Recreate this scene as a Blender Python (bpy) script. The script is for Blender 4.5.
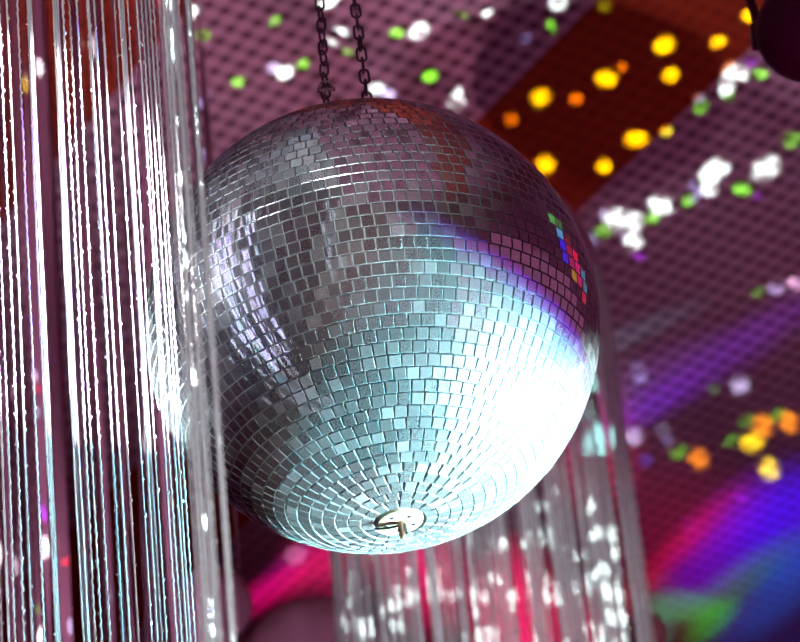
import bpy, bmesh, math, random
from mathutils import Vector, Matrix, Euler
import numpy as np

random.seed(7)
rnd = random.Random(11)
for o in list(bpy.data.objects):
    bpy.data.objects.remove(o)
SC = bpy.context.scene
COL = SC.collection

# ------------------------------------------------------------------ camera
FPX = 4000.0                       # focal length in pixels of the 800 px frame
TH, RO = math.radians(32.5), math.radians(5.8)
CAM = Vector((0, 0, 1.6))
Fv = Vector((0, math.cos(TH), math.sin(TH)))
R0, U0 = Vector((1, 0, 0)), Vector((0, -math.sin(TH), math.cos(TH)))
Rv = R0 * math.cos(RO) - U0 * math.sin(RO)
Uv = R0 * math.sin(RO) + U0 * math.cos(RO)
cd = bpy.data.cameras.new('camera')
cam = bpy.data.objects.new('camera', cd)
COL.objects.link(cam)
cam.matrix_world = Matrix(((Rv.x, Uv.x, -Fv.x, CAM.x), (Rv.y, Uv.y, -Fv.y, CAM.y), (Rv.z, Uv.z, -Fv.z, CAM.z), (0, 0, 0, 1)))
cd.sensor_width = 36
cd.lens = 36 * FPX / 800
cd.clip_start = 0.05
cd.clip_end = 60
cd.dof.use_dof = True
cd.dof.focus_distance = 3.37
cd.dof.aperture_fstop = 10.5
SC.camera = cam

def ray(px, py):
    return Fv + Rv * ((px - 400) / FPX) + Uv * ((321 - py) / FPX)
def P(px, py, d):
    """the place seen at a pixel, d metres in front of the camera"""
    return CAM + ray(px, py) * d
def view(x, y, z):
    return Rv * x + Uv * y - Fv * z

# ------------------------------------------------------------------ world, view
W = bpy.data.worlds.new('world')
SC.world = W
W.use_nodes = True
W.node_tree.nodes['Background'].inputs[0].default_value = (0.30, 0.085, 0.19, 1)
W.node_tree.nodes['Background'].inputs[1].default_value = 0.68
SC.view_settings.view_transform = 'Standard'
SC.view_settings.look = 'None'
SC.view_settings.exposure = 0.0
SC.view_settings.gamma = 1.0
SC.cycles.max_bounces = 6
SC.cycles.diffuse_bounces = 2
SC.cycles.glossy_bounces = 4
SC.cycles.transmission_bounces = 4
SC.cycles.sample_clamp_indirect = 4.0
SC.cycles.caustics_reflective = False
SC.cycles.caustics_refractive = False

# ------------------------------------------------------------------ places
BALL_R = 0.2
BALL_D = 3.514
BALL = P(372, 326, BALL_D)
CEIL_Z = 5.2
def on_ceiling(px, py):
    r = ray(px, py)
    return CAM + r * ((CEIL_Z - CAM.z) / r.z)

# ------------------------------------------------------------------ lights
def spot(name, loc, target, power, color, angle, blend=0.15, size=0.02):
    l = bpy.data.lights.new(name, 'SPOT')
    l.energy, l.color, l.spot_size, l.spot_blend, l.shadow_soft_size = power, color, math.radians(angle), blend, size
    o = bpy.data.objects.new(name, l)
    COL.objects.link(o)
    o.location = loc
    o.rotation_euler = (Vector(target) - Vector(loc)).to_track_quat('-Z', 'Y').to_euler()
    return o

KEY_DIR = view(0.87, -0.44, 0.22).normalized()
k1 = view(0.426, 0.898, 0.108)
k2 = view(-0.245, 0.0, 0.969)
def key(name, c2, c1, rad, power, color, dist=3.0, blend=0.03, size=0.012):
    t = BALL + (k2 * c2 + k1 * c1) * BALL_R
    loc = BALL + KEY_DIR * dist
    return spot(name, loc, t, power, color, 2 * math.degrees(math.atan(rad * BALL_R / dist)), blend, size)
key('key_spot_cyan', 1.30, -1.20, 1.86, 2700, (0.24, 0.86, 1.0))
key('key_spot_core', 0.05, -0.36, 0.80, 2300, (0.75, 1.0, 1.0), blend=0.45)
vs = key('key_spot_violet', 1.30, -1.20, 1.895, 5200, (0.20, 0.02, 1.0))
vs.data.use_nodes = True                                # the lens fringe: violet only at the rim of the beam
_N, _L = vs.data.node_tree.nodes, vs.data.node_tree.links
_tc = _N.new('ShaderNodeTexCoord'); _sx = _N.new('ShaderNodeSeparateXYZ'); _L.new(_tc.outputs['Normal'], _sx.inputs[0])
_ab = _N.new('ShaderNodeMath'); _ab.operation = 'ABSOLUTE'; _L.new(_sx.outputs[2], _ab.inputs[0])
_lt = _N.new('ShaderNodeMath'); _lt.operation = 'LESS_THAN'; _L.new(_ab.outputs[0], _lt.inputs[0])
_lt.inputs[1].default_value = math.cos(math.atan(1.855 * BALL_R / 3.0))
_L.new(_lt.outputs[0], _N['Emission'].inputs['Strength'])
# added softer fill lamp, unseen, a little nearer the camera; its beam is cut along the same line on the ball
SOFT_DIR = view(0.80, -0.42, 0.42).normalized()
s1_ = (Uv - SOFT_DIR * Uv.dot(SOFT_DIR)).normalized(); s2_ = SOFT_DIR.cross(s1_)
def ball_point(px, py):
    nx, ny = (px - 372) / 228, (326 - py) / 228
    return view(nx, ny, math.sqrt(max(0, 1 - nx * nx - ny * ny)))
_A, _B = ball_point(375, 200), ball_point(548, 325)
_a, _b = Vector((_A.dot(s2_), _A.dot(s1_))), Vector((_B.dot(s2_), _B.dot(s1_)))
_m, _h = (_a + _b) / 2, (_b - _a)
_p = Vector((_h.y, -_h.x)).normalized()
if _p.y > 0: _p = -_p
_c = _m + _p * math.sqrt(1.7 ** 2 - (_h.length / 2) ** 2)
_t = BALL + (s2_ * _c.x + s1_ * _c.y) * BALL_R
spot('soft_fill', BALL + SOFT_DIR * 3.0, _t, 720, (0.95, 0.90, 0.90), 2 * math.degrees(math.atan(1.7 * BALL_R / 3.0)), 0.12, 0.02)
# violet-white beam across the near strands
SB = P(66, 246, 3.28)
spot('strand_spot', (0.90, 1.60, 2.20), SB, 3800, (0.97, 0.95, 1.0), 8.8, 0.22, 0.01)
spot('strand_violet_fringe', (1.25, 2.15, 2.30), SB, 700, (0.32, 0.06, 1.0), 7.6, 0.25, 0.01)  # added lamp, imitates the violet colour fringe on the strands
spot('strand_back_fill', (-1.2, 5.2, 2.6), SB, 4000, (0.75, 0.97, 1.0), 6.9, 0.2, 0.01)  # added back lamp, brightens the left side of the strands
spot('corner_fill', (1.3, 2.6, 1.8), P(812, 40, 4.1), 26, (1.0, 0.12, 0.6), 10, 0.5, 0.02)  # added lamp, lifts the dark stage light
spot('strand_fill', (-0.95, 2.3, 1.6), (-0.42, 2.8, 3.4), 270, (1.0, 0.82, 0.92), 17, 0.6, 0.02)  # added fill for the strands outside the beam
spot('floor_fill', (-1.6, 5.5, 4.8), (-1.2, 6.5, 0), 260, (1.0, 0.15, 0.35), 80, 0.8, 0.1)  # added wash, tints the floor that the ball mirrors
q_ = P(196, 321, 2.8)
spot('edge_fill', (q_.x - 0.10, q_.y - 0.75, 1.7), (q_.x - 0.01, q_.y, q_.z + 0.1), 210, (0.92, 1.0, 1.0), 20, 0.6, 0.02)  # added lamp below, brightens the dense curtain edge
spot('fringe_fill', (-1.5, 3.2, 2.0), P(80, 330, 5.0), 170, (1.0, 0.5, 0.66), 22, 0.8, 0.03)  # added lamp to brighten the far strips
spot('near_ceiling_fill', (1.0, 0.5, 1.2), (0.3, 1.6, 5.2), 260, (1.0, 0.62, 0.85), 50, 0.7, 0.05)  # added wash on the near ceiling, for the ball to reflect
spot('front_wall_fill', (3.2, 3.5, 0.8), (-0.2, -2.0, 2.6), 420, (1.0, 0.10, 0.42), 70, 0.8, 0.1)  # added wash on the wall behind the camera, for the ball's reflections
# added unseen washes on the ceiling
spot('ceiling_wash_pink', (-0.9, 3.0, 1.9), on_ceiling(330, 40), 200, (1.0, 0.80, 1.0), 34, 1.0, 0.1)
spot('ceiling_wash_plum', (1.4, 3.4, 1.9), on_ceiling(760, 230), 75, (1.0, 0.48, 0.85), 30, 1.0, 0.1)
# added light to brighten the far bead column
spot('far_column_fill', (0.25, 1.9, 1.7), P(490, 580, 5.5), 420, (0.88, 0.95, 0.98), 8.5, 0.8, 0.03)

# ---- unseen projectors: a slide of coloured discs, keystone-corrected for the surface they shine on
def projector(name, loc, origin, n, ex, ey, hit, blobs, energy):
    l = bpy.data.lights.new(name, 'POINT')
    l.energy = energy
    l.shadow_soft_size = 0.0
    l.use_nodes = True
    nt = l.node_tree
    N, L = nt.nodes, nt.links
    em = N['Emission']
    tc = N.new('ShaderNodeTexCoord')
    def vm(op, a, b=None, c=None):
        v = N.new('ShaderNodeVectorMath'); v.operation = op
        for i, s in enumerate((a, b, c)):
            if s is None: continue
            if isinstance(s, (tuple, list, Vector)): v.inputs[i].default_value = tuple(s)
            else: L.new(s, v.inputs[i])
        return v
    def mm(op, a, b=None):
        v = N.new('ShaderNodeMath'); v.operation = op
        for i, s in enumerate((a, b)):
            if s is None: continue
            if isinstance(s, (int, float)): v.inputs[i].default_value = s
            else: L.new(s, v.inputs[i])
        return v
    loc, origin = Vector(loc), Vector(origin)
    h = (origin - loc).dot(n)
    d = tc.outputs['Normal']
    dn = vm('DOT_PRODUCT', d, n).outputs['Value']
    s = mm('DIVIDE', h, dn).outputs[0]
    off = loc - origin
    x = mm('ADD', mm('MULTIPLY', vm('DOT_PRODUCT', d, ex).outputs['Value'], s).outputs[0], off.dot(ex)).outputs[0]
    y = mm('ADD', mm('MULTIPLY', vm('DOT_PRODUCT', d, ey).outputs['Value'], s).outputs[0], off.dot(ey)).outputs[0]
    cx = N.new('ShaderNodeCombineXYZ'); L.new(x, cx.inputs[0]); L.new(y, cx.inputs[1])
    acc = None
    def pl(px, py):
        q = hit(px, py) - origin
        return np.array([q.dot(ex), q.dot(ey)])
    for (px, py, rx, ry, ang, col, soft) in blobs:
        p0 = pl(px, py)
        J = np.stack([(pl(px + 1, py) - pl(px - 1, py)) / 2, (pl(px, py + 1) - pl(px, py - 1)) / 2], axis=1)
        a = math.radians(ang)
        A = np.array([[math.cos(a) * rx, math.sin(a) * ry], [-math.sin(a) * rx, math.cos(a) * ry]])
        Um, S, _ = np.linalg.svd(J @ A)
        if np.linalg.det(Um) < 0: Um[:, 1] *= -1
        mp = N.new('ShaderNodeMapping'); mp.vector_type = 'TEXTURE'
        mp.inputs['Location'].default_value = (p0[0], p0[1], 0)
        mp.inputs['Rotation'].default_value = (0, 0, math.atan2(Um[1, 0], Um[0, 0]))
        mp.inputs['Scale'].default_value = (S[0], S[1], 1)
        L.new(cx.outputs[0], mp.inputs['Vector'])
        ln = vm('LENGTH', mp.outputs[0])
        mr = N.new('ShaderNodeMapRange'); mr.clamp = True
        mr.interpolation_type = 'SMOOTHSTEP'
        mr.inputs['From Min'].default_value = 1 + soft
        mr.inputs['From Max'].default_value = 1 - soft
        L.new(ln.outputs['Value'], mr.inputs['Value'])
        ma = vm('MULTIPLY_ADD', mr.outputs[0], col, (0, 0, 0) if acc is None else acc)
        acc = ma.outputs[0]
    gt = mm('GREATER_THAN', dn, 0.05)
    fin = vm('MULTIPLY', acc, gt.outputs[0])
    L.new(fin.outputs[0], em.inputs['Color'])
    em.inputs['Strength'].default_value = 1.0
    o = bpy.data.objects.new(name, l)
    COL.objects.link(o)
    o.location = loc
    return o

w, g, y_, o_, y2, o2, b_, v_, r_ = (2.2, 4.2, 3.0), (0.3, 2.0, 0.02), (5.2, 17.0, 0.0), (3.2, 4.2, 0.0), (3.0, 3.6, 0.0), (2.2, 1.1, 0.0), (0.4, 0.6, 1.0), (0.35, 0.02, 0.9), (0.9, 0.02, 0.02)
def k(c, f): return tuple(q * f for q in c)
lw = (1.0, 1.5, 1.8)
D = []
def dots(lst):
    for t in lst:
        x, y, rx, ry, c = t[:5]
        D.append((x, y, rx * 1.05, ry * 1.05, t[5] if len(t) > 5 else 20, c, 0.35))
dots([(193, 13, 7, 5, w, 40), (203, 35, 6, 4, g, 0), (275, 22, 6, 4, k(g, .6), 50), (284, 72, 8, 6, w, 30), (303, 65, 6, 4, k(g, .8), 50),
      (239, 82, 6, 4, k(g, .9), 0), (204, 102, 8, 4, k(b_, .7), 40), (203, 155, 7, 5, k(b_, .6)), (337, 36, 9, 7, w), (274, 68, 6, 5, k(lw, .5)),
      (350, 50, 7, 4, k(g, .4)), (397, 33, 6, 4, g, 0), (419, 31, 9, 6, w, 30), (460, 16, 6, 5, g), (430, 76, 7, 5, g), (487, 55, 6, 4, g, 60),
      (490, 17, 7, 8, w, 0), (457, 101, 8, 7, w), (463, 91, 6, 5, k(w, .8)), (377, 88, 7, 5, k(w, .7)), (388, 93, 7, 5, k(lw, .8)),
      (378, 62, 6, 5, k(b_, .3)), (329, 2, 9, 4, w), (558, 3, 8, 6, w), (551, 27, 4, 6, k(g, .7)), (604, 6, 6, 5, g), (777, 56, 5, 6, w), (524, 38, 6, 4, k(b_, .6)),
      (753, 16, 9, 6, y_, 0), (664, 45, 9, 7, y_), (662, 51, 6, 4, g), (718, 42, 7, 5, k(y_, .8)), (606, 79, 9, 7, y_, 0), (622, 67, 4, 4, k(o_, .6)),
      (671, 75, 7, 6, y_), (541, 97, 8, 7, k(y_, .9)), (540, 105, 6, 3, g), (576, 99, 6, 5, k(o_, .7)), (545, 165, 8, 8, y_), (604, 166, 6, 6, y_),
      (636, 139, 10, 7, y_, 0), (666, 131, 5, 4, k(o_, .5)), (511, 119, 6, 6, k(o_, .5)),
      (731, 71, 7, 8, w, 0), (742, 74, 5, 6, w), (751, 62, 5, 4, v_), (760, 74, 7, 4, g, 0), (726, 87, 6, 8, w, -20), (728, 98, 5, 4, k(g, .7)),
      (701, 107, 7, 5, k(g, .8), 40), (698, 98, 5, 4, k(lw, .4)), (718, 169, 10, 9, w), (708, 174, 8, 7, w), (706, 179, 6, 4, g), (709, 188, 8, 7, w),
      (694, 186, 5, 5, k(b_, .8)), (699, 197, 7, 4, k(b_, 1.2)), (688, 201, 6, 5, k(g, .7)), (766, 168, 13, 9, w, 30), (743, 189, 9, 5, g, 0),
      (757, 196, 4, 4, k(v_, .4)), (792, 140, 8, 7, k(g, .5)), (662, 207, 10, 8, w), (655, 203, 6, 6, w), (652, 218, 6, 5, k(g, .8)),
      (616, 219, 10, 9, w), (607, 214, 6, 5, k(lw, .7)), (603, 232, 8, 6, k(g, .6)), (634, 221, 8, 8, w), (633, 240, 8, 8, w), (626, 235, 6, 5, k(lw, .5)),
      (590, 243, 6, 9, k(b_, 1.0), 0), (639, 256, 5, 4, v_), (776, 288, 8, 6, (.5, .65, 1)), (794, 284, 6, 6, (1.2, 1.1, 1.4)), (758, 292, 6, 4, k(g, .3)),
      (640, 376, 6, 6, k(b_, .8)), (637, 367, 6, 5, k(b_, .3)), (740, 386, 8, 8, k(lw, 1)), (714, 388, 5, 5, k(g, .2)), (634, 437, 8, 7, lw),
      (668, 441, 6, 5, k(b_, .6)), (662, 430, 6, 5, k(lw, .3)), (679, 452, 8, 6, k(g, .5)), (645, 461, 6, 5, (0.05, 0.1, .8)), (699, 459, 8, 9, o2),
      (752, 442, 10, 8, y2), (763, 426, 9, 10, o2), (747, 421, 7, 5, k(g, .5)), (732, 441, 8, 5, k(g, .4)), (789, 422, 8, 10, o2),
      (777, 416, 8, 5, k(g, .5)), (769, 469, 8, 10, y2), (741, 496, 5, 5, v_), (690, 525, 6, 6, k(v_, .4)), (631, 480, 5, 5, (.3, .05, .15)),
      (296, 555, 9, 7, (.9, .6, .85))])
DL = list(D); D = []
dots([(61, 38, 5, 8, w, 0), (25, 137, 5, 12, k(w, .9), 0), (77, 46, 5, 7, (.6, .9, .4), 0), (84, 46, 4, 7, w, 0), (47, 55, 5, 5, o_), (12, 8, 7, 5, o_), (86, 3, 6, 4, y_),
      (26, 345, 8, 7, (.5, .9, .9)), (53, 350, 9, 6, lw), (60, 528, 9, 10, w), (76, 518, 6, 9, k(w, .6)), (70, 487, 5, 8, v_), (42, 578, 4, 5, (.8, 1, .5)),
      (95, 282, 3, 3, r_), (99, 302, 3, 3, r_), (101, 324, 3, 3, r_), (101, 347, 3, 3, r_), (65, 361, 3, 3, r_), (37, 368, 3, 3, r_), (108, 470, 4, 4, r_),
      (91, 538, 4, 4, r_), (138, 535, 5, 5, (.5, .7, .02)), (163, 536, 7, 5, y_), (99, 602, 5, 8, (.5, .9, 1), 0), (60, 385, 5, 6, (.2, .6, .5)),
      (118, 180, 5, 6, (.1, .6, .8)), (90, 90, 3, 3, r_), (44, 160, 3, 3, r_), (35, 205, 5, 9, k(w, .6), 0), (142, 60, 5, 5, w), (10, 110, 4, 4, o_)])
DLEFT = list(D); D = []

WASH = [  # broad coloured beams raking the ceiling
    (740, 545, 80, 26, 38, (0.07, 0.0, 1.9), .75), (790, 510, 60, 34, 20, (.08, 0, 1.8), .8), (780, 590, 70, 22, 42, (0.0, .22, 1.1), .7),
    (795, 560, 40, 14, 42, (0.0, .12, .8), .7), (676, 550, 62, 11, 45, (.75, 0.0, .06), .8), (720, 520, 50, 20, 40, (.35, 0, .35), .8),
    (735, 585, 60, 14, 38, (0.0, .55, .12), .8), (680, 607, 36, 14, 0, (0.0, 1.3, .01), .6), (712, 622, 28, 12, 40, (0.0, 1.3, 0.01), .6),
    (664, 628, 9, 16, 0, (0, .60, .30), .7), (645, 585, 24, 9, 10, (.35, .08, 0.0), .8), (800, 640, 90, 40, 20, (0.0, .03, .25), .8),
    (640, 412, 55, 12, 30, (.16, .02, .75), .95), (700, 370, 80, 18, 30, (.08, .01, .36), .98), (760, 330, 80, 12, 32, (.06, 0, .2), .95),
    (630, 335, 60, 9, 24, (.05, .16, .18), .95), (640, 380, 60, 16, 30, (.12, .06, .25), .95),
    (268, 592, 52, 12, 30, (2.0, 0.0, .4), .7), (330, 560, 45, 28, 30, (1.3, 0.05, .3), .7), (285, 570, 45, 10, 45, (.45, 0, .45), .8),
    (515, 620, 36, 60, 0, (4.0, 0.0, .7), .6), (430, 585, 34, 40, 20, (2.4, 0.0, .5), .8), (580, 640, 50, 40, 0, (1.6, 0.0, .3), .8),
    (380, 560, 60, 24, 0, (1.2, 0, .3), .8), (590, 455, 35, 45, 0, (1.0, .04, .2), .9), (670, 560, 60, 70, 0, (.36, .0, .07), .9)]
def pixel_of(p):
    q = Vector(p) - CAM; z = q.dot(Fv)
    return 400 + FPX * q.dot(Rv) / z, 321 - FPX * q.dot(Uv) / z
for xx, yy, cc in ((2.1, 4.0, (.1, 1.6, .2)), (2.5, 4.1, (.05, .05, 3.0)), (3.0, 4.2, (.05, .1, 3.0)), (2.3, 4.6, (2.4, .02, .2)), (2.8, 4.8, (2.0, .05, .5)),
                   (3.3, 4.9, (2.2, 1.5, 0)), (2.5, 5.2, (.1, 1.2, 1.2)), (3.1, 5.5, (2.0, .1, .2))):   # the rest of the rainbow, right of the frame
    qx, qy = pixel_of((xx, yy, CEIL_Z))
    WASH.append((qx, qy, 170, 110, 0, cc, .3))
ez, ex, ey = Vector((0, 0, 1)), Vector((1, 0, 0)), Vector((0, 1, 0))
c0 = on_ceiling(400, 321)
DL.sort(key=lambda t: t[0] if t[1] < 160 else 999)
NL = sum(1 for t in DL if t[0] < 505 and t[1] < 160)
for i in range(3):  # added lamps that imitate the mirror ball's reflected dots on the ceiling
    projector('reflected_dots_helper', ((-1.2, 3.5, 2.4), (1.15, 4.2, 2.6), (1.16, 4.2, 2.6))[i], c0, ez, ex, ey, on_ceiling, (DL[:NL], DL[NL:NL + 38], DL[NL + 38:])[i], (1400, 620, 620)[i])
projector('wash_projector', (1.2, 4.6, 2.9), c0, ez, ex, ey, on_ceiling, WASH, 330)

# ------------------------------------------------------------------ helpers
def mat(name, base=(0.8, 0.8, 0.8), rough=0.5, metal=0.0, spec=0.5, coat=0.0, sheen=0.0):
    m = bpy.data.materials.new(name); m.use_nodes = True
    p = m.node_tree.nodes['Principled BSDF']
    p.inputs['Base Color'].default_value = (*base, 1)
    p.inputs['Roughness'].default_value = rough
    p.inputs['Metallic'].default_value = metal
    p.inputs['Specular IOR Level'].default_value = spec
    p.inputs['Coat Weight'].default_value = coat
    return m, m.node_tree.nodes, m.node_tree.links, p

def noise_tint(name, base, var, scale, rough, metal=0.0, bump=0.0, stretch=(1, 1, 1), **kw):
    m, N, L, p = mat(name, base, rough, metal, **kw)
    tc = N.new('ShaderNodeTexCoord'); mp = N.new('ShaderNodeMapping'); mp.inputs['Scale'].default_value = stretch
    nz = N.new('ShaderNodeTexNoise'); nz.inputs['Scale'].default_value = scale; nz.inputs['Detail'].default_value = 4
    L.new(tc.outputs['Object'], mp.inputs[0]); L.new(mp.outputs[0], nz.inputs['Vector'])
    mx = N.new('ShaderNodeMix'); mx.data_type = 'RGBA'
    mx.inputs[6].default_value = (*base, 1); mx.inputs[7].default_value = (*var, 1)
    L.new(nz.outputs['Fac'], mx.inputs[0]); L.new(mx.outputs[2], p.inputs['Base Color'])
    if bump:
        b = N.new('ShaderNodeBump'); b.inputs['Strength'].default_value = bump; b.inputs['Distance'].default_value = 0.002
        L.new(nz.outputs['Fac'], b.inputs['Height']); L.new(b.outputs[0], p.inputs['Normal'])
    return m

def link_mesh(name, bm, materials, parent=None, smooth=False, matrix=None):
    me = bpy.data.meshes.new(name)
    bm.normal_update()
    bm.to_mesh(me); bm.free()
    for m in (materials if isinstance(materials, (list, tuple)) else [materials]): me.materials.append(m)
    if smooth:
        for f in me.polygons: f.use_smooth = True
    o = bpy.data.objects.new(name, me)
    COL.objects.link(o)
    if parent: o.parent = parent
    if matrix is not None: o.matrix_local = matrix
    return o

def empty(name, loc, rot=None):
    o = bpy.data.objects.new(name, None); COL.objects.link(o)
    o.empty_display_size = 0.05
    o.location = loc
    if rot is not None: o.rotation_euler = rot
    return o
def tag(o, label=None, cat=None, group=None, kind=None):
    if label: o['label'] = label
    if cat: o['category'] = cat
    if group: o['group'] = group
    if kind: o['kind'] = kind
    return o

def box(bm, c, s, mi=0, rot=None):
    M = Matrix.Translation(c) @ (rot.to_4x4() if rot else Matrix.Identity(4)) @ Matrix.Diagonal((*s, 1))
    r = bmesh.ops.create_cube(bm, size=1, matrix=M)
    for f in {f for v in r['verts'] for f in v.link_faces}: f.material_index = mi
    return r
def lathe(bm, prof, seg=32, M=Matrix.Identity(4), mi=0):
    rings = []
    for r, z in prof:
        if r < 1e-6: rings.append([bm.verts.new(M @ Vector((0, 0, z)))])
        else: rings.append([bm.verts.new(M @ Vector((r * math.cos(2 * math.pi * i / seg), r * math.sin(2 * math.pi * i / seg), z))) for i in range(seg)])
    for a, b in zip(rings, rings[1:]):
        for i in range(seg):
            j = (i + 1) % seg
            if len(a) == 1 and len(b) == 1: continue
            if len(a) == 1: f = bm.faces.new((a[0], b[j], b[i]))
            elif len(b) == 1: f = bm.faces.new((a[i], a[j], b[0]))
            else: f = bm.faces.new((a[i], a[j], b[j], b[i]))
            f.material_index = mi; f.smooth = True
def tube(bm, pts, rad, seg=8, closed=False, mi=0):
    pts = [Vector(p) for p in pts]
    n = len(pts); rings = []
    prev = None
    for i, p in enumerate(pts):
        t = (pts[(i + 1) % n] - pts[i - 1]) if closed else (pts[min(i + 1, n - 1)] - pts[max(i - 1, 0)])
        t.normalize()
        if prev is None:
            ref = Vector((0, 0, 1)) if abs(t.z) < 0.9 else Vector((1, 0, 0))
            a = t.cross(ref).normalized()
        else:
            a = (prev - t * prev.dot(t)).normalized()
        prev = a
        b = t.cross(a)
        rr = rad[i] if isinstance(rad, (list, tuple)) else rad
        rings.append([bm.verts.new(p + (a * math.cos(2 * math.pi * q / seg) + b * math.sin(2 * math.pi * q / seg)) * rr) for q in range(seg)])
    m = n if closed else n - 1
    for i in range(m):
        A, B = rings[i], rings[(i + 1) % n]
        for q in range(seg):
            f = bm.faces.new((A[q], A[(q + 1) % seg], B[(q + 1) % seg], B[q])); f.material_index = mi; f.smooth = True
    if not closed:
        for rg in (rings[0][::-1], rings[-1]):
            f = bm.faces.new(rg); f.material_index = mi
def ball_at(bm, c, r, sub=1, sc=(1, 1, 1), mi=0):
    res = bmesh.ops.create_icosphere(bm, subdivisions=sub, radius=r, matrix=Matrix.Translation(c) @ Matrix.Diagonal((*sc, 1)))
    for f in {f for v in res['verts'] for f in v.link_faces}: f.material_index = mi; f.smooth = sub > 1

# ------------------------------------------------------------------ ceiling and room
def ceiling_material():
    m, N, L, p = mat('perforated_ceiling', (0.5, 0.4, 0.5), 0.6, spec=0.2)
    q0 = on_ceiling(225, 10.5)
    # lattice steps of the holes, measured along the panel
    A = (on_ceiling(225 + 16.5, 10.5 + 6.0) - q0)
    B = (on_ceiling(225 - 10.9, 10.5 + 12.4) - q0)
    det = A.x * B.y - A.y * B.x
    ru = Vector((B.y, -B.x, 0)) / det
    rv = Vector((-A.y, A.x, 0)) / det
    g_ = N.new('ShaderNodeNewGeometry')
    def vdot(v):
        d = N.new('ShaderNodeVectorMath'); d.operation = 'DOT_PRODUCT'
        L.new(g_.outputs['Position'], d.inputs[0]); d.inputs[1].default_value = v
        a = N.new('ShaderNodeMath'); a.operation = 'SUBTRACT'; L.new(d.outputs['Value'], a.inputs[0]); a.inputs[1].default_value = v.dot(q0)
        return a.outputs[0]
    u, v = vdot(ru), vdot(rv)
    def mth(op, a, b=None, c=None):
        t = N.new('ShaderNodeMath'); t.operation = op
        for i, s in enumerate((a, b, c)):
            if s is None: continue
            if isinstance(s, (int, float)): t.inputs[i].default_value = s
            else: L.new(s, t.inputs[i])
        return t.outputs[0]
    def cosw(s): return mth('COSINE', mth('MULTIPLY', s, 2 * math.pi))
    cu, cv = cosw(u), cosw(v)
    sm = mth('ADD', cu, cv)                       # 2 at each hole
    hole = N.new('ShaderNodeMapRange'); hole.interpolation_type = 'SMOOTHSTEP'
    hole.inputs['From Min'].default_value = 0.35; hole.inputs['From Max'].default_value = 1.35
    L.new(sm, hole.inputs['Value'])
    line = N.new('ShaderNodeMapRange'); line.inputs['From Min'].default_value = 0.2; line.inputs['From Max'].default_value = 1.0
    L.new(cv, line.inputs['Value'])
    line2 = N.new('ShaderNodeMapRange'); line2.inputs['From Min'].default_value = 0.2; line2.inputs['From Max'].default_value = 1.0
    L.new(cu, line2.inputs['Value'])
    dk = mth('MAXIMUM', hole.outputs[0], mth('MAXIMUM', mth('MULTIPLY', line.outputs[0], 0.5), mth('MULTIPLY', line2.outputs[0], 0.42)))
    # bands of red light put into the ceiling colour, along the rows of holes
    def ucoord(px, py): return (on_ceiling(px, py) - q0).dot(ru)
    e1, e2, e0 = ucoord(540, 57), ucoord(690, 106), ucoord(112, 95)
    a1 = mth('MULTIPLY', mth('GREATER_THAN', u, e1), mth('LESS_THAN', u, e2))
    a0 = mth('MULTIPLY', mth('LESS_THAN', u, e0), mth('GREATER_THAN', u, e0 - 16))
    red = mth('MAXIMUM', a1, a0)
    nz = N.new('ShaderNodeTexNoise'); nz.inputs['Scale'].default_value = 3.0; nz.inputs['Detail'].default_value = 3
    L.new(g_.outputs['Position'], nz.inputs['Vector'])
    mauve = N.new('ShaderNodeMix'); mauve.data_type = 'RGBA'
    mauve.inputs[6].default_value = (0.55, 0.36, 0.50, 1); mauve.inputs[7].default_value = (0.62, 0.32, 0.42, 1)
    L.new(nz.outputs['Fac'], mauve.inputs[0])
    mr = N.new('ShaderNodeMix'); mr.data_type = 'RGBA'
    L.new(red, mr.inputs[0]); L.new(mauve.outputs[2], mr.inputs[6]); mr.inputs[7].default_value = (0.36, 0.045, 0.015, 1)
    mh = N.new('ShaderNodeMix'); mh.data_type = 'RGBA'
    L.new(dk, mh.inputs[0]); L.new(mr.outputs[2], mh.inputs[6])
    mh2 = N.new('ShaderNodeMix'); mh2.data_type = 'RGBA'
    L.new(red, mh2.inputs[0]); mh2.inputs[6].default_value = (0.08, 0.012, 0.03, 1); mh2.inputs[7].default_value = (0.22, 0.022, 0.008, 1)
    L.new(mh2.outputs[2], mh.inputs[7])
    L.new(mh.outputs[2], p.inputs['Base Color'])
    b = N.new('ShaderNodeBump'); b.invert = True; b.inputs['Strength'].default_value = 0.4; b.inputs['Distance'].default_value = 0.004
    L.new(dk, b.inputs['Height']); L.new(b.outputs[0], p.inputs['Normal'])
    return m
def slab(name, c, s, m):
    bm = bmesh.new(); box(bm, c, s)
    return tag(link_mesh(name, bm, m), kind='structure')
wallm = noise_tint('dark_crimson_wall', (0.20, 0.02, 0.06), (0.12, 0.015, 0.05), 3, 0.7)
floorm = noise_tint('dark_dance_floor', (0.10, 0.015, 0.035), (0.16, 0.02, 0.05), 5, 0.35)
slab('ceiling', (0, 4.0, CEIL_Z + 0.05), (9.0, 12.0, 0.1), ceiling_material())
slab('floor', (0, 4.0, -0.05), (9.0, 12.0, 0.1), floorm)
slab('wall_back', (0, 10.05, CEIL_Z / 2), (9.0, 0.1, CEIL_Z), wallm)
slab('wall_front', (0, -2.05, CEIL_Z / 2), (9.0, 0.1, CEIL_Z), wallm)
slab('wall_left', (-4.55, 4.0, CEIL_Z / 2), (0.1, 12.0, CEIL_Z), wallm)

# ------------------------------------------------------------------ mirror ball
axis_dn = view(28 / 228, -191 / 228, 0.533).normalized()
zax = -axis_dn
xax = (Rv - zax * Rv.dot(zax)).normalized()
yax = zax.cross(xax)
ballM = Matrix.Translation(BALL) @ Matrix(((xax.x, yax.x, zax.x, 0), (xax.y, yax.y, zax.y, 0), (xax.z, yax.z, zax.z, 0), (0, 0, 0, 1)))

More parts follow.
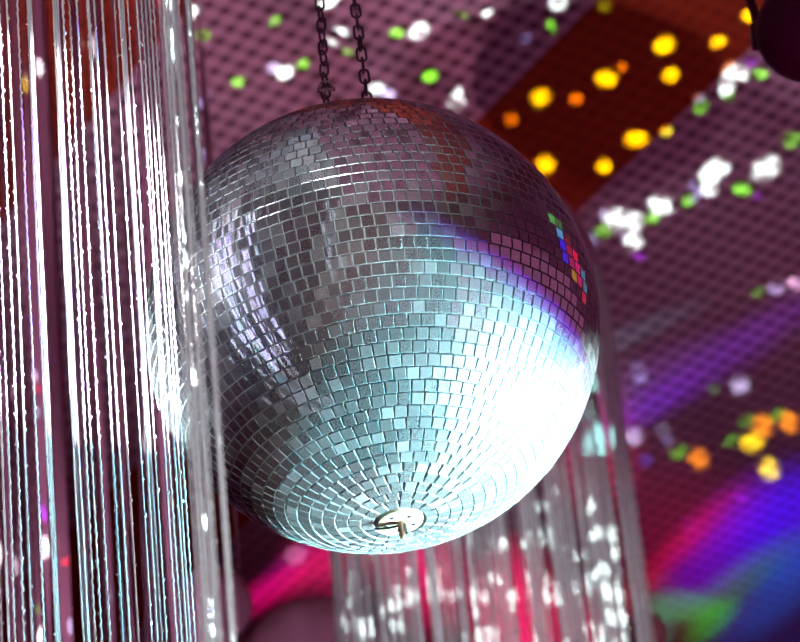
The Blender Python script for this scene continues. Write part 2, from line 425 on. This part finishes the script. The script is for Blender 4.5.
def tile_material():
    m = bpy.data.materials.new('dusty_mirror_tile'); m.use_nodes = True
    N, L = m.node_tree.nodes, m.node_tree.links
    N.remove(N['Principled BSDF']); out = N['Material Output']
    at = N.new('ShaderNodeAttribute'); at.attribute_name = 'tile'
    sep = N.new('ShaderNodeSeparateColor'); L.new(at.outputs['Color'], sep.inputs[0])
    tc = N.new('ShaderNodeTexCoord')
    nz = N.new('ShaderNodeTexNoise'); nz.inputs['Scale'].default_value = 900; nz.inputs['Detail'].default_value = 2
    L.new(tc.outputs['Object'], nz.inputs['Vector'])
    nb = N.new('ShaderNodeTexNoise'); nb.inputs['Scale'].default_value = 11; nb.inputs['Detail'].default_value = 3
    L.new(tc.outputs['Object'], nb.inputs['Vector'])
    sharp = N.new('ShaderNodeBsdfGlossy'); sharp.inputs['Roughness'].default_value = 0.03
    tint = N.new('ShaderNodeMix'); tint.data_type = 'RGBA'
    tint.inputs[6].default_value = (0.90, 0.82, 0.90, 1); tint.inputs[7].default_value = (0.72, 0.86, 0.90, 1)
    L.new(sep.outputs[0], tint.inputs[0]); L.new(tint.outputs[2], sharp.inputs['Color'])
    haze = N.new('ShaderNodeBsdfGlossy'); haze.inputs['Roughness'].default_value = 0.42; haze.inputs['Color'].default_value = (0.8, 0.85, 0.88, 1)
    dust = N.new('ShaderNodeBsdfDiffuse')
    ramp = N.new('ShaderNodeMapRange'); ramp.inputs['From Min'].default_value = 0.42; ramp.inputs['From Max'].default_value = 0.72
    ramp.inputs['To Min'].default_value = 0.55; ramp.inputs['To Max'].default_value = 1.0
    L.new(nz.outputs['Fac'], ramp.inputs['Value'])
    cc = N.new('ShaderNodeCombineColor')
    for i in range(3): L.new(ramp.outputs[0], cc.inputs[i])
    L.new(cc.outputs[0], dust.inputs['Color'])
    f1 = N.new('ShaderNodeMath'); f1.operation = 'MULTIPLY_ADD'     # dust amount
    L.new(sep.outputs[1], f1.inputs[0]); f1.inputs[1].default_value = 0.28; f1.inputs[2].default_value = 0.09
    s1 = N.new('ShaderNodeMixShader'); s1.inputs[0].default_value = 0.20
    L.new(sharp.outputs[0], s1.inputs[1]); L.new(haze.outputs[0], s1.inputs[2])
    s2 = N.new('ShaderNodeMixShader'); L.new(f1.outputs[0], s2.inputs[0])
    L.new(s1.outputs[0], s2.inputs[1]); L.new(dust.outputs[0], s2.inputs[2])
    L.new(s2.outputs[0], out.inputs['Surface'])
    return m
tilem = tile_material()
edgem, _, _, _ = mat('ground_glass_edge', (0.52, 0.60, 0.62), 0.22, 0.35, spec=0.8)
corem = noise_tint('pale_glue_core', (0.62, 0.62, 0.66), (0.8, 0.82, 0.84), 60, 0.45)
root = empty('mirror_ball', (0, 0, 0)); root.matrix_world = ballM
tag(root, 'large silver mirror ball of square mirror tiles hanging from two chains', 'mirror ball')
bm = bmesh.new(); bmesh.ops.create_uvsphere(bm, u_segments=96, v_segments=48, radius=BALL_R - 0.0016)
link_mesh('core', bm, corem, root, smooth=True)

bm = bmesh.new()
lay = bm.loops.layers.color.new('tile')
PT = 2 * math.pi * BALL_R / 114
rows = 57
def add_tile(cen, n, tx, ty, hw, hh, c, skew=0.0):
    """bevelled glass tile: flat face, ground bevel, thin side"""
    lv = []
    for ins, dz in ((0.0, -0.0016), (0.0, -0.0002), (0.00042, 0.0004)):
        lv.append([bm.verts.new(cen + tx * (sx * (hw - ins)) + ty * (sy * (hh - ins)) + n * dz) for sx, sy in ((-1, -1), (1, -1), (1, 1), (-1, 1))])
    f = bm.faces.new(lv[2]); f.material_index = 0
    fs = [f]
    for a, b in ((lv[0], lv[1]), (lv[1], lv[2])):
        for i in range(4):
            q = bm.faces.new((a[i], a[(i + 1) % 4], b[(i + 1) % 4], b[i])); q.material_index = 1; fs.append(q)
    for f in fs:
        for l in f.loops: l[lay] = c
for r in range(rows):
    lat = -math.pi / 2 + math.pi * (r + 0.5) / rows
    rr = BALL_R * math.cos(lat)
    n_t = max(4, round(2 * math.pi * rr / PT))
    if r < 2 or r > rows - 2: continue               # the end plates sit here
    w_t = 2 * math.pi * rr / n_t
    ph = rnd.random()
    rt = rnd.uniform(-0.006, 0.006)
    for i in range(n_t):
        lo = 2 * math.pi * (i + ph) / n_t
        n0 = Vector((math.cos(lat) * math.cos(lo), math.cos(lat) * math.sin(lo), math.sin(lat)))
        e = Vector((-math.sin(lo), math.cos(lo), 0)); nn = n0.cross(e)
        jx, jy = rnd.gauss(0, 0.009), rnd.gauss(0, 0.007) + rt
        n = (n0 + e * jx + nn * jy).normalized()
        tx = (e - n * e.dot(n)).normalized(); ty = n.cross(tx)
        sp = rnd.gauss(0, 0.012)
        tx, ty = (tx * math.cos(sp) + ty * math.sin(sp)), (ty * math.cos(sp) - tx * math.sin(sp))
        c = (rnd.random(), rnd.random() ** 2, rnd.random(), 1)
        wm = min(w_t, w_t * (0.985 if abs(lat) < 1.2 else 0.93))
        add_tile(n0 * (BALL_R - 0.0002) + e * rnd.gauss(0, 0.0001), n, tx, ty, wm / 2 - 0.00042, PT / 2 - 0.00040 - rnd.random() * 0.0001, c)
tiles = link_mesh('mirror_tiles', bm, [tilem, edgem], root)

# fittings at the poles
creamm = noise_tint('cream_painted_plate', (0.50, 0.46, 0.30), (0.42, 0.38, 0.25), 90, 0.4)
darkm, _, _, _ = mat('dark_hole', (0.02, 0.015, 0.02), 0.6)
brassm = noise_tint('brown_plated_steel', (0.36, 0.19, 0.12), (0.5, 0.32, 0.22), 120, 0.3, metal=0.7)
steelm = noise_tint('bright_steel', (0.8, 0.82, 0.84), (0.7, 0.7, 0.72), 120, 0.2, metal=1.0)
bm = bmesh.new()
lathe(bm, [(0, -BALL_R - 0.0004), (0.0185, -BALL_R - 0.0004), (0.0196, -BALL_R + 0.0004), (0.0196, -BALL_R + 0.005)], 40)
bmesh.ops.reverse_faces(bm, faces=bm.faces[:])
plate = link_mesh('end_plate', bm, creamm, root, smooth=False)
for kx in range(5):
    a = math.radians(20 + kx * 72)
    bm = bmesh.new()
    bmesh.ops.create_cone(bm, cap_ends=True, segments=14, radius1=0.0017, radius2=0.0017, depth=0.0008,
                          matrix=Matrix.Translation((0.0125 * math.cos(a), 0.0125 * math.sin(a), -BALL_R - 0.0006)))
    link_mesh('screw_hole', bm, darkm, plate)
bm = bmesh.new()
lathe(bm, [(0.0, -BALL_R - 0.016), (0.0022, -BALL_R - 0.0155), (0.0028, -BALL_R - 0.013), (0.0026, -BALL_R - 0.009), (0.0030, -BALL_R - 0.0085), (0.0030, -BALL_R - 0.0003)], 16,
      Matrix.Translation((0.0005, -0.001, 0)))
link_mesh('pin', bm, brassm, root, smooth=True)
bm = bmesh.new()
tube(bm, [(-0.002, -0.001, -BALL_R - 0.0035), (-0.011, 0.0015, -BALL_R - 0.0032), (-0.022, 0.003, -BALL_R - 0.0018)], 0.0010, 6)
link_mesh('wire_clip', bm, darkm, root, smooth=True)
bm = bmesh.new()
box(bm, (0.0040, -0.001, -BALL_R - 0.007), (0.0022, 0.0045, 0.0085))
link_mesh('bracket_tab', bm, steelm, root)
bm = bmesh.new()
lathe(bm, [(0.030, BALL_R - 0.006), (0.030, BALL_R + 0.0012), (0.024, BALL_R + 0.0022), (0, BALL_R + 0.0022)], 40)
cap = link_mesh('top_cap', bm, steelm, root)
lug_pts = []
for s in (-1, 1):
    bm = bmesh.new()
    cx_ = 0.005 + s * 0.0195
    cz = BALL_R + 0.007
    tube(bm, [(cx_, 0.0065 * math.cos(t), cz + 0.0065 * math.sin(t)) for t in [2 * math.pi * q / 20 for q in range(20)]], 0.0013, 8, closed=True)
    link_mesh('ring_lug', bm, steelm, cap, smooth=True)
    lug_pts.append(ballM @ Vector((cx_, 0, cz + 0.0055)))

# ------------------------------------------------------------------ chains
chainm = noise_tint('dark_steel_chain', (0.035, 0.01, 0.025), (0.06, 0.02, 0.04), 200, 0.5, metal=0.2)
def link_bm(pitch=0.0128, w=0.0042, wire=0.00115):
    bm = bmesh.new(); pts = []
    h = pitch / 2 + wire * 0.9 - w + 0.0006
    for q in range(9):
        t = math.pi * q / 8
        pts.append((w * math.cos(t), 0, h + w * math.sin(t)))
    for q in range(9):
        t = math.pi + math.pi * q / 8
        pts.append((w * math.cos(t), 0, -h + w * math.sin(t)))
    tube(bm, pts, wire, 8, closed=True)
    return bm
hook_top = P(337, -395, 3.62)
HOOK = Vector((BALL.x - 0.004, BALL.y + 0.01, BALL.z + 0.80))
proto = None
for s, lug, lab in ((0, lug_pts[0], 'dark steel link chain, left one, with a small shackle round its foot at the ball'),
                    (1, lug_pts[1], 'dark steel link chain, right one, leaning right down to the ball')):
    top = HOOK + Vector((-0.006 + 0.012 * s, 0, -0.012))
    ch = empty('hanging_chain', lug)
    tag(ch, lab, 'chain', 'chains holding the mirror ball')
    dv = (top - lug); n_l = round(dv.length / 0.0128); pitch = dv.length / n_l
    q = dv.to_track_quat('Z', 'X')
    spin = 0.35 if s == 0 else 0.75
    for i in range(n_l):
        if proto is None:
            proto = link_mesh('link', link_bm(), chainm, ch, smooth=True); o = proto
        else:
            o = proto.copy(); COL.objects.link(o); o.parent = ch
        rz = spin + (math.pi / 2 if i % 2 else 0) + rnd.uniform(-.15, .15)
        o.matrix_local = Matrix.Translation(dv * ((i + 0.5) / n_l)) @ q.to_matrix().to_4x4() @ Matrix.Rotation(rz, 4, 'Z')
bm = bmesh.new()
tube(bm, [(math.sin(t) * 0.012, 0, -math.cos(t) * 0.012) for t in [2 * math.pi * q / 24 for q in range(24)]], 0.0025, 8, closed=True)
box(bm, (0, 0, 0.0125 + (CEIL_Z - HOOK.z - 0.0125) / 2), (0.012, 0.012, CEIL_Z - HOOK.z - 0.0125))
lathe(bm, [(0.05, CEIL_Z - HOOK.z - 0.012), (0.05, CEIL_Z - HOOK.z)], 24)
hk = link_mesh('hanger_rod', bm, chainm); hk.location = HOOK
tag(hk, 'steel rod with ring under the ceiling that carries both ball chains', 'hanger')
# small shackle at the left chain end
sh = empty('shackle', lug_pts[0] + (HOOK - lug_pts[0]).normalized() * 0.040 + Vector((0, -0.0035, 0)))
tag(sh, 'small steel shackle round the foot of the left chain, just above the ball', 'shackle')
bm = bmesh.new()
tube(bm, [(0.0062 * math.cos(t), 0, 0.006 + 0.008 * math.sin(t)) for t in [math.pi * q / 12 for q in range(13)]], 0.0012, 8)
link_mesh('bow', bm, steelm, sh, smooth=True)
bm = bmesh.new()
tube(bm, [(-0.008, 0, 0.004), (0.009, 0, 0.004)], 0.0016, 8)
link_mesh('pin', bm, steelm, sh, smooth=True)

# ------------------------------------------------------------------ bead strands
def strand_material(name, base, rough, tr, metal=0.0):
    m, N, L, p = mat(name, base, rough, metal, spec=0.9)
    out = N['Material Output']
    t = N.new('ShaderNodeBsdfTranslucent'); t.inputs['Color'].default_value = (*base, 1)
    mx = N.new('ShaderNodeMixShader'); mx.inputs[0].default_value = tr
    L.new(p.outputs[0], mx.inputs[1]); L.new(t.outputs[0], mx.inputs[2]); L.new(mx.outputs[0], out.inputs['Surface'])
    return m
cordm = strand_material('clear_plastic_cord', (0.74, 0.70, 0.74), 0.25, 0.35)
dropm = strand_material('clear_plastic_drop', (0.95, 0.97, 0.97), 0.08, 0.15, 0.5)
def strand_bm(length, r, kind, seed, dr=0.0012, gap=(0.006, 0.03)):
    """a strand hanging down from z = 0: kind = straight, wavy or bundle"""
    q = random.Random(seed); bm = bmesh.new()
    step = 0.0045 if kind != 'bundle' else 0.02
    n = int(length / step)
    cords = [(0, 0)] if kind != 'bundle' else [(q.gauss(0, 0.0017), q.gauss(0, 0.0017)) for _ in range(7)]
    for cx0, cy0 in cords:
        ph = q.random() * 6
        amp = 0.00042 if kind == 'wavy' else 0.00012
        lw_ = q.random() * 6
        pts, rad = [], []
        for i in range(n + 1):
            z = -length * i / n
            pts.append((cx0 + amp * math.sin(ph + z * 2 * math.pi / 0.011) + 0.0006 * math.sin(lw_ + z * 9), cy0 + amp * math.cos(ph + z * 2 * math.pi / 0.011), z))
            rad.append(r * (1 + q.uniform(-.22, .22)))
        tube(bm, pts, rad, 5)
    z = -q.uniform(0.002, 0.02)
    while z > -length + 0.01:
        a = q.random() * 6.28
        rr = dr * q.uniform(0.55, 1.15)
        off = r * 0.9 + (0.0015 if kind == 'bundle' else 0)
        ball_at(bm, Vector((math.cos(a) * off, math.sin(a) * off, z)), rr, 1, (1, 1, q.uniform(1, 1.8)), 1)
        z -= q.uniform(*gap)
    return bm
def multi_bm(length, r, seed, dr, gap, n=2, spread=0.006):
    out = bmesh.new(); q = random.Random(seed)
    for j in range(n):
        b = strand_bm(length, r, 'straight', seed * 10 + j, dr, gap)
        bmesh.ops.translate(b, verts=b.verts[:], vec=(q.uniform(-spread, spread), q.uniform(-spread, spread), 0))
        me = bpy.data.meshes.new('tmp'); b.to_mesh(me); b.free(); out.from_mesh(me); bpy.data.meshes.remove(me)
    return out
def make_mesh(bm, name, mats):
    me = bpy.data.meshes.new(name); bm.to_mesh(me); bm.free()
    for m in mats: me.materials.append(m)
    return me
VS = [make_mesh(strand_bm(1.4, 0.00095, 'straight', 1), 'strand', [cordm, dropm]),
      make_mesh(strand_bm(1.4, 0.0010, 'straight', 2), 'strand', [cordm, dropm]),
      make_mesh(strand_bm(1.4, 0.00085, 'wavy', 3, gap=(.008, .016)), 'strand', [cordm, dropm]),
      make_mesh(strand_bm(1.4, 0.0009, 'wavy', 4, gap=(.006, .02)), 'strand', [cordm, dropm]),
      make_mesh(strand_bm(1.4, 0.0007, 'bundle', 5, gap=(.02, .05)), 'strand', [cordm, dropm]),
      make_mesh(strand_bm(1.4, 0.0007, 'straight', 6, dr=0.0016, gap=(.012, .05)), 'strand', [cordm, dropm])]
TOPZ = P(100, -520, 3.2).z
fc = P(60, 321, 3.05); fc.z = TOPZ
front = empty('bead_curtain', fc)
tag(front, 'near curtain of clear bead strands on the left, overlapping the mirror ball edge', 'bead curtain', 'hanging bead curtains')
def hang(parent, mesh, px, d, ztop, name='strand', sc=1.0, y=321):
    p = P(px, y, d)
    o = bpy.data.objects.new(name, mesh); COL.objects.link(o); o.parent = parent
    o.location = Vector((p.x, p.y, ztop)) - parent.location
    o.rotation_euler = (0, 0, rnd.random() * 6.28)
    o.scale = (sc, sc, 1)
    return o
FS = [(-9, 1), (-3, 0), (3, 3), (12, 2), (20, 0), (31, 3), (41, 1), (44, 1), (79, 3), (85, 2), (93, 2), (106, 0), (105, 3), (112, 0),
      (120, 1), (133, 5), (139, 1), (142, 1), (147, 5), (157, 0), (161, 3), (166, 1), (170, 0), (174, 3)]
for px, kv in FS:
    hang(front, VS[kv], px, rnd.uniform(3.22, 3.34), TOPZ, sc=rnd.uniform(0.9, 1.15))
hang(front, VS[4], 70, 3.28, TOPZ, sc=1.0)
hang(front, VS[4], 43, 3.26, TOPZ, sc=0.55)
hang(front, VS[4], 141, 3.26, TOPZ, sc=0.5)
for i in range(9):                                    # the curtain goes on to the left of the frame
    hang(front, VS[(0, 1, 4, 3)[i % 4]], -16 - 12 * i + rnd.uniform(-4, 4), rnd.uniform(3.1, 3.4), TOPZ, sc=1.0)
for i in range(22):                                   # the dense edge of the curtain, nearer
    px = 178 + 36 * (rnd.random() ** 0.75)
    hang(front, VS[rnd.choice((0, 1, 3, 5, 5))], px, rnd.uniform(2.70, 2.95), TOPZ, sc=rnd.uniform(0.45, 0.95))
# hoop above the frame that the strands hang from, and its rod
bm = bmesh.new()
xs = [c.location.x for c in front.children]; ys = [c.location.y for c in front.children]
x0, x1, y0, y1 = min(xs) - .02, max(xs) + .02, min(ys) - .02, max(ys) + .02
box(bm, ((x0 + x1) / 2, (y0 + y1) / 2, 0.006), (x1 - x0, y1 - y0, 0.012))
link_mesh('top_board', bm, steelm, front)
bm = bmesh.new(); box(bm, (0, 0, 0.012 + (CEIL_Z - TOPZ - 0.012) / 2), (0.01, 0.01, CEIL_Z - TOPZ - 0.012))
link_mesh('hanging_rod', bm, chainm, front)

# far column of strands with a domed canopy
RD = 5.6
RC = P(458, 305, RD)
RR = 148 / FPX * RD
rear = empty('bead_column', RC)
tag(rear, 'blurred round column of clear bead strands under a pale dome, behind the mirror ball', 'bead curtain', 'hanging bead curtains')
far_cord = strand_material('far_plastic_cord', (0.80, 0.78, 0.80), 0.3, 0.4)
VR = [make_mesh(multi_bm(1.0, 0.0014, 20 + i, 0.003, (.05, .15)), 'strand', [far_cord, dropm]) for i in range(4)]
for i in range(88):
    a = 2 * math.pi * (i + rnd.uniform(-.45, .45)) / 88
    rr = RR * rnd.uniform(0.93, 1.0)
    o = bpy.data.objects.new('strand', VR[i % 4]); COL.objects.link(o); o.parent = rear
    o.location = (rr * math.cos(a), rr * math.sin(a), -0.005)
    o.rotation_euler = (0, 0, rnd.random() * 6.28)
canm = noise_tint('mauve_cloth', (0.40, 0.27, 0.34), (0.48, 0.33, 0.40), 14, 0.8)
bm = bmesh.new()
lathe(bm, [(RR * 1.01, -0.012), (RR * 1.02, 0.0)] + [(RR * math.cos(t) * 1.01, RR * math.sin(t)) for t in [math.pi / 2 * q / 12 for q in range(1, 12)]] + [(0, RR)], 48)
can = link_mesh('dome', bm, canm, rear)
bm = bmesh.new(); box(bm, (0, 0, RR + (CEIL_Z - RC.z - RR) / 2), (0.0012, 0.0012, CEIL_Z - RC.z - RR))
link_mesh('hanging_wire', bm, chainm, rear)

# fringe curtain far behind on the left
frm = noise_tint('mauve_foil_strip', (0.42, 0.20, 0.30), (0.30, 0.12, 0.20), 30, 0.35, spec=0.7)
FD = 5.0
fz = P(60, -420, FD).z
fr0 = P(70, 321, FD)
fringe = empty('fringe_curtain', (fr0.x, fr0.y, fz))
tag(fringe, 'blurred mauve strip curtain hanging far behind the near bead curtain', 'strip curtain', 'hanging bead curtains')
def strip_bm(seed, wd):
    q = random.Random(seed); bm = bmesh.new(); n = 60; Lg = 1.8
    prev = None
    ph = q.random() * 6
    for i in range(n + 1):
        z = -Lg * i / n; a = 0.7 * math.sin(ph + z * 5)
        row = [bm.verts.new(Vector((sx * wd / 2 * math.cos(a) - sy * 0.0004 * math.sin(a), sx * wd / 2 * math.sin(a) + sy * 0.0004 * math.cos(a), z))) for sx, sy in ((-1, -1), (1, -1), (1, 1), (-1, 1))]
        if prev:
            for j in range(4):
                bm.faces.new((prev[j], prev[(j + 1) % 4], row[(j + 1) % 4], row[j]))
        prev = row
    return bm
VF = [make_mesh(strip_bm(50 + i, wd), 'strip', [frm]) for i, wd in enumerate((0.006, 0.010, 0.014, 0.008))]
px = -25
while px < 226:
    o = hang(fringe, VF[rnd.randrange(4)], px, FD + rnd.uniform(-.1, .15), fz, name='strip')
    px += rnd.choice((6, 8, 9, 11, 16)) if px < 125 else rnd.choice((9, 12, 16))
bm = bmesh.new()
wf = (P(235, 321, FD) - P(-35, 321, FD)).length
box(bm, (0, 0, 0.012), (wf, 0.34, 0.024)); link_mesh('rail', bm, chainm, fringe)
bm = bmesh.new(); box(bm, (0, 0, 0.024 + (CEIL_Z - fz - 0.024) / 2), (0.012, 0.012, CEIL_Z - fz - 0.024)); link_mesh('hanging_rod', bm, chainm, fringe)

# ------------------------------------------------------------------ blurred round lanterns low in the picture
lanm = noise_tint('dusky_mauve_paper', (0.55, 0.22, 0.36), (0.62, 0.28, 0.42), 10, 0.8)
def lantern(px, py, rpx, d, lab, m, squash=1.0):
    c = P(px, py, d); r = rpx / FPX * d
    t = empty('round_lantern', c); tag(t, lab, 'lantern', 'blurred round lanterns')
    bm = bmesh.new(); prof = []
    for q in range(0, 41):
        a = -math.pi / 2 + math.pi * q / 40
        rr = r * math.cos(a) * (1 + (0.012 if q % 4 == 0 else 0))
        prof.append((max(rr, 0.0 if q in (0, 40) else r * 0.1), r * squash * math.sin(a)))
    lathe(bm, prof, 40); link_mesh('shade', bm, m, t)
    bm = bmesh.new(); lathe(bm, [(0, r * squash), (r * 0.16, r * squash), (r * 0.16, r * squash + 0.006), (0, r * squash + 0.006)], 20); link_mesh('collar', bm, chainm, t)
    bm = bmesh.new(); hgt = CEIL_Z - c.z - r * squash - 0.006
    box(bm, (0, 0, r * squash + 0.006 + hgt / 2), (0.0008, 0.0008, hgt)); link_mesh('cord', bm, chainm, t)
lantern(318, 672, 76, 5.9, 'large dusky mauve lantern, out of focus, low between curtain and bead column', lanm)
lantern(212, 606, 40, 5.4, 'small dusky mauve lantern, out of focus, half behind the near bead curtain', lanm)
brm = noise_tint('brown_paper', (0.34, 0.12, 0.14), (0.26, 0.08, 0.10), 10, 0.8)
lantern(645, 634, 22, 5.6, 'small brownish lantern, out of focus, right of the far bead column', brm)

# ------------------------------------------------------------------ dark stage light, top right corner
blackm = noise_tint('black_plum_enamel', (0.12, 0.003, 0.06), (0.15, 0.006, 0.075), 20, 0.5)
lensm, _, _, _ = mat('lens_glass', (0.2, 0.05, 0.2), 0.05, 0.6)
sl = empty('stage_light', P(822, 30, 4.0))
tag(sl, 'dark stage light, out of focus, in the top right corner', 'stage light')
Mr = Matrix.Rotation(math.radians(35), 4, 'Y') @ Matrix.Rotation(math.radians(-50), 4, 'X')
bm = bmesh.new(); lathe(bm, [(0, -0.08), (0.04, -0.08), (0.052, -0.06), (0.055, 0.06), (0.062, 0.064), (0.062, 0.078), (0.05, 0.078), (0.05, 0.07)], 32, Mr)
body = link_mesh('housing', bm, blackm, sl)
bm = bmesh.new(); lathe(bm, [(0.0, 0.073), (0.03, 0.072), (0.05, 0.069)], 32, Mr); link_mesh('lens', bm, lensm, sl)
bm = bmesh.new()
tube(bm, [(-0.062, 0, 0), (-0.066, 0, 0.05), (-0.05, 0, 0.09), (0, 0, 0.10), (0.05, 0, 0.09), (0.066, 0, 0.05), (0.062, 0, 0)], 0.005, 8)
link_mesh('yoke', bm, blackm, sl, smooth=True)
for s in (-1, 1):
    bm = bmesh.new(); box(bm, (s * 0.062, 0, 0), (0.018, 0.02, 0.02)); link_mesh('knob', bm, blackm, sl)
bm = bmesh.new(); hh = CEIL_Z - sl.location.z - 0.1; box(bm, (0, 0, 0.1 + hh / 2), (0.03, 0.03, hh)); link_mesh('mounting_pole', bm, blackm, sl)

# ------------------------------------------------------------------ slides thrown on the strand curtains
def plane_hit(org, n):
    def f(px, py):
        r = ray(px, py); return CAM + r * ((org - CAM).dot(n) / r.dot(n))
    return f
nb = Vector((0, 1, 0))
S = []
cw, cc2 = (0.85, 1.05, 1.0), (0.35, 0.9, 0.85)
for t in [(357, 629, 7, 10), (366, 624, 6, 10), (389, 585, 4, 9), (396, 584, 4, 9), (403, 586, 4, 8), (382, 598, 4, 7), (388, 600, 4, 6), (374, 606, 4, 6),
          (384, 621, 4, 7), (392, 617, 4, 7), (437, 580, 6, 6), (444, 581, 4, 6), (457, 583, 5, 10), (460, 600, 4, 8), (469, 582, 5, 7), (477, 563, 7, 7),
          (484, 567, 4, 6), (448, 626, 4, 8), (445, 639, 8, 5), (468, 622, 6, 9), (478, 620, 5, 12), (475, 636, 7, 8), (395, 560, 5, 7), (488, 530, 5, 6),
          (497, 529, 5, 8), (506, 530, 5, 8), (504, 565, 5, 6), (511, 564, 4, 8), (512, 580, 4, 9), (499, 583, 6, 5), (502, 594, 5, 4), (537, 582, 5, 11),
          (517, 628, 5, 10), (550, 636, 11, 7), (566, 577, 5, 6), (572, 548, 4, 6), (580, 545, 4, 6), (582, 575, 8, 12), (587, 503, 5, 6), (587, 530, 4, 6),
          (594, 529, 5, 8), (605, 530, 4, 8), (614, 535, 8, 8), (614, 553, 6, 7), (600, 566, 4, 8), (591, 567, 4, 6), (602, 588, 4, 12), (611, 587, 6, 12),
          (618, 596, 6, 8), (607, 613, 6, 9), (582, 620, 5, 8), (593, 628, 6, 10), (588, 638, 8, 6), (620, 617, 5, 10), (627, 621, 4, 7), (618, 637, 8, 6)]:
    S.append((*t, 0, cw, .3))
for t in [(591, 428, 7, 9), (600, 434, 6, 9), (604, 446, 8, 9), (614, 440, 4, 10), (596, 384, 5, 8), (583, 442, 5, 9)]:
    S.append((*t, 0, cc2, .4))
pln = Vector((RC.x, RC.y - RR * 0.5, RC.z))
for i in range(2):  # added lamps; their discs stand in for the ball's reflected spots
    projector('column_dots_helper', (0.5 + 0.01 * i, 1.8, 1.9), pln, nb, ex, ez, plane_hit(pln, nb), S[i * 32:i * 32 + 32], 2800)
pfr = Vector((fr0.x, fr0.y - 0.05, fr0.z))
projector('fringe_dots_helper', (-1.5, 3.3, 2.4), pfr, nb, ex, ez, plane_hit(pfr, nb), DLEFT, 1500)  # added lamp, imitates the dots of reflected light on the strips

E = []
eq = random.Random(5)
for t in [(163, 625, 6, 10), (171, 622, 5, 8), (193, 486, 5, 7), (186, 497, 4, 6), (208, 520, 4, 7), (199, 610, 5, 9), (211, 608, 4, 7), (172, 20, 4, 8), (178, 42, 4, 9),
          (170, 68, 4, 7), (176, 108, 4, 8), (181, 124, 4, 7), (187, 62, 3, 8), (190, 240, 4, 6), (196, 262, 3, 8), (188, 310, 4, 7), (203, 300, 3, 9), (172, 330, 6, 7), (180, 352, 5, 9), (205, 380, 3, 8)]:
    E.append((*t, 0, (0.8, 1.05, 1.0), .35))
for i in range(44):
    yy = eq.uniform(0, 640)
    E.append((163 + 0.067 * yy + eq.uniform(2, 30), yy, eq.uniform(2, 4), eq.uniform(4, 9), 0, (0.6, 0.85, 0.85), .4))
pe = P(196, 321, 2.82)
for i in range(2):  # added lamps; their discs stand in for sparkle on the beads
    projector('edge_sparkle_helper', (0.9 + 0.01 * i, 1.5, 2.1), pe, nb, ex, ez, plane_hit(pe, nb), E[i * 32:i * 32 + 32], 3500)
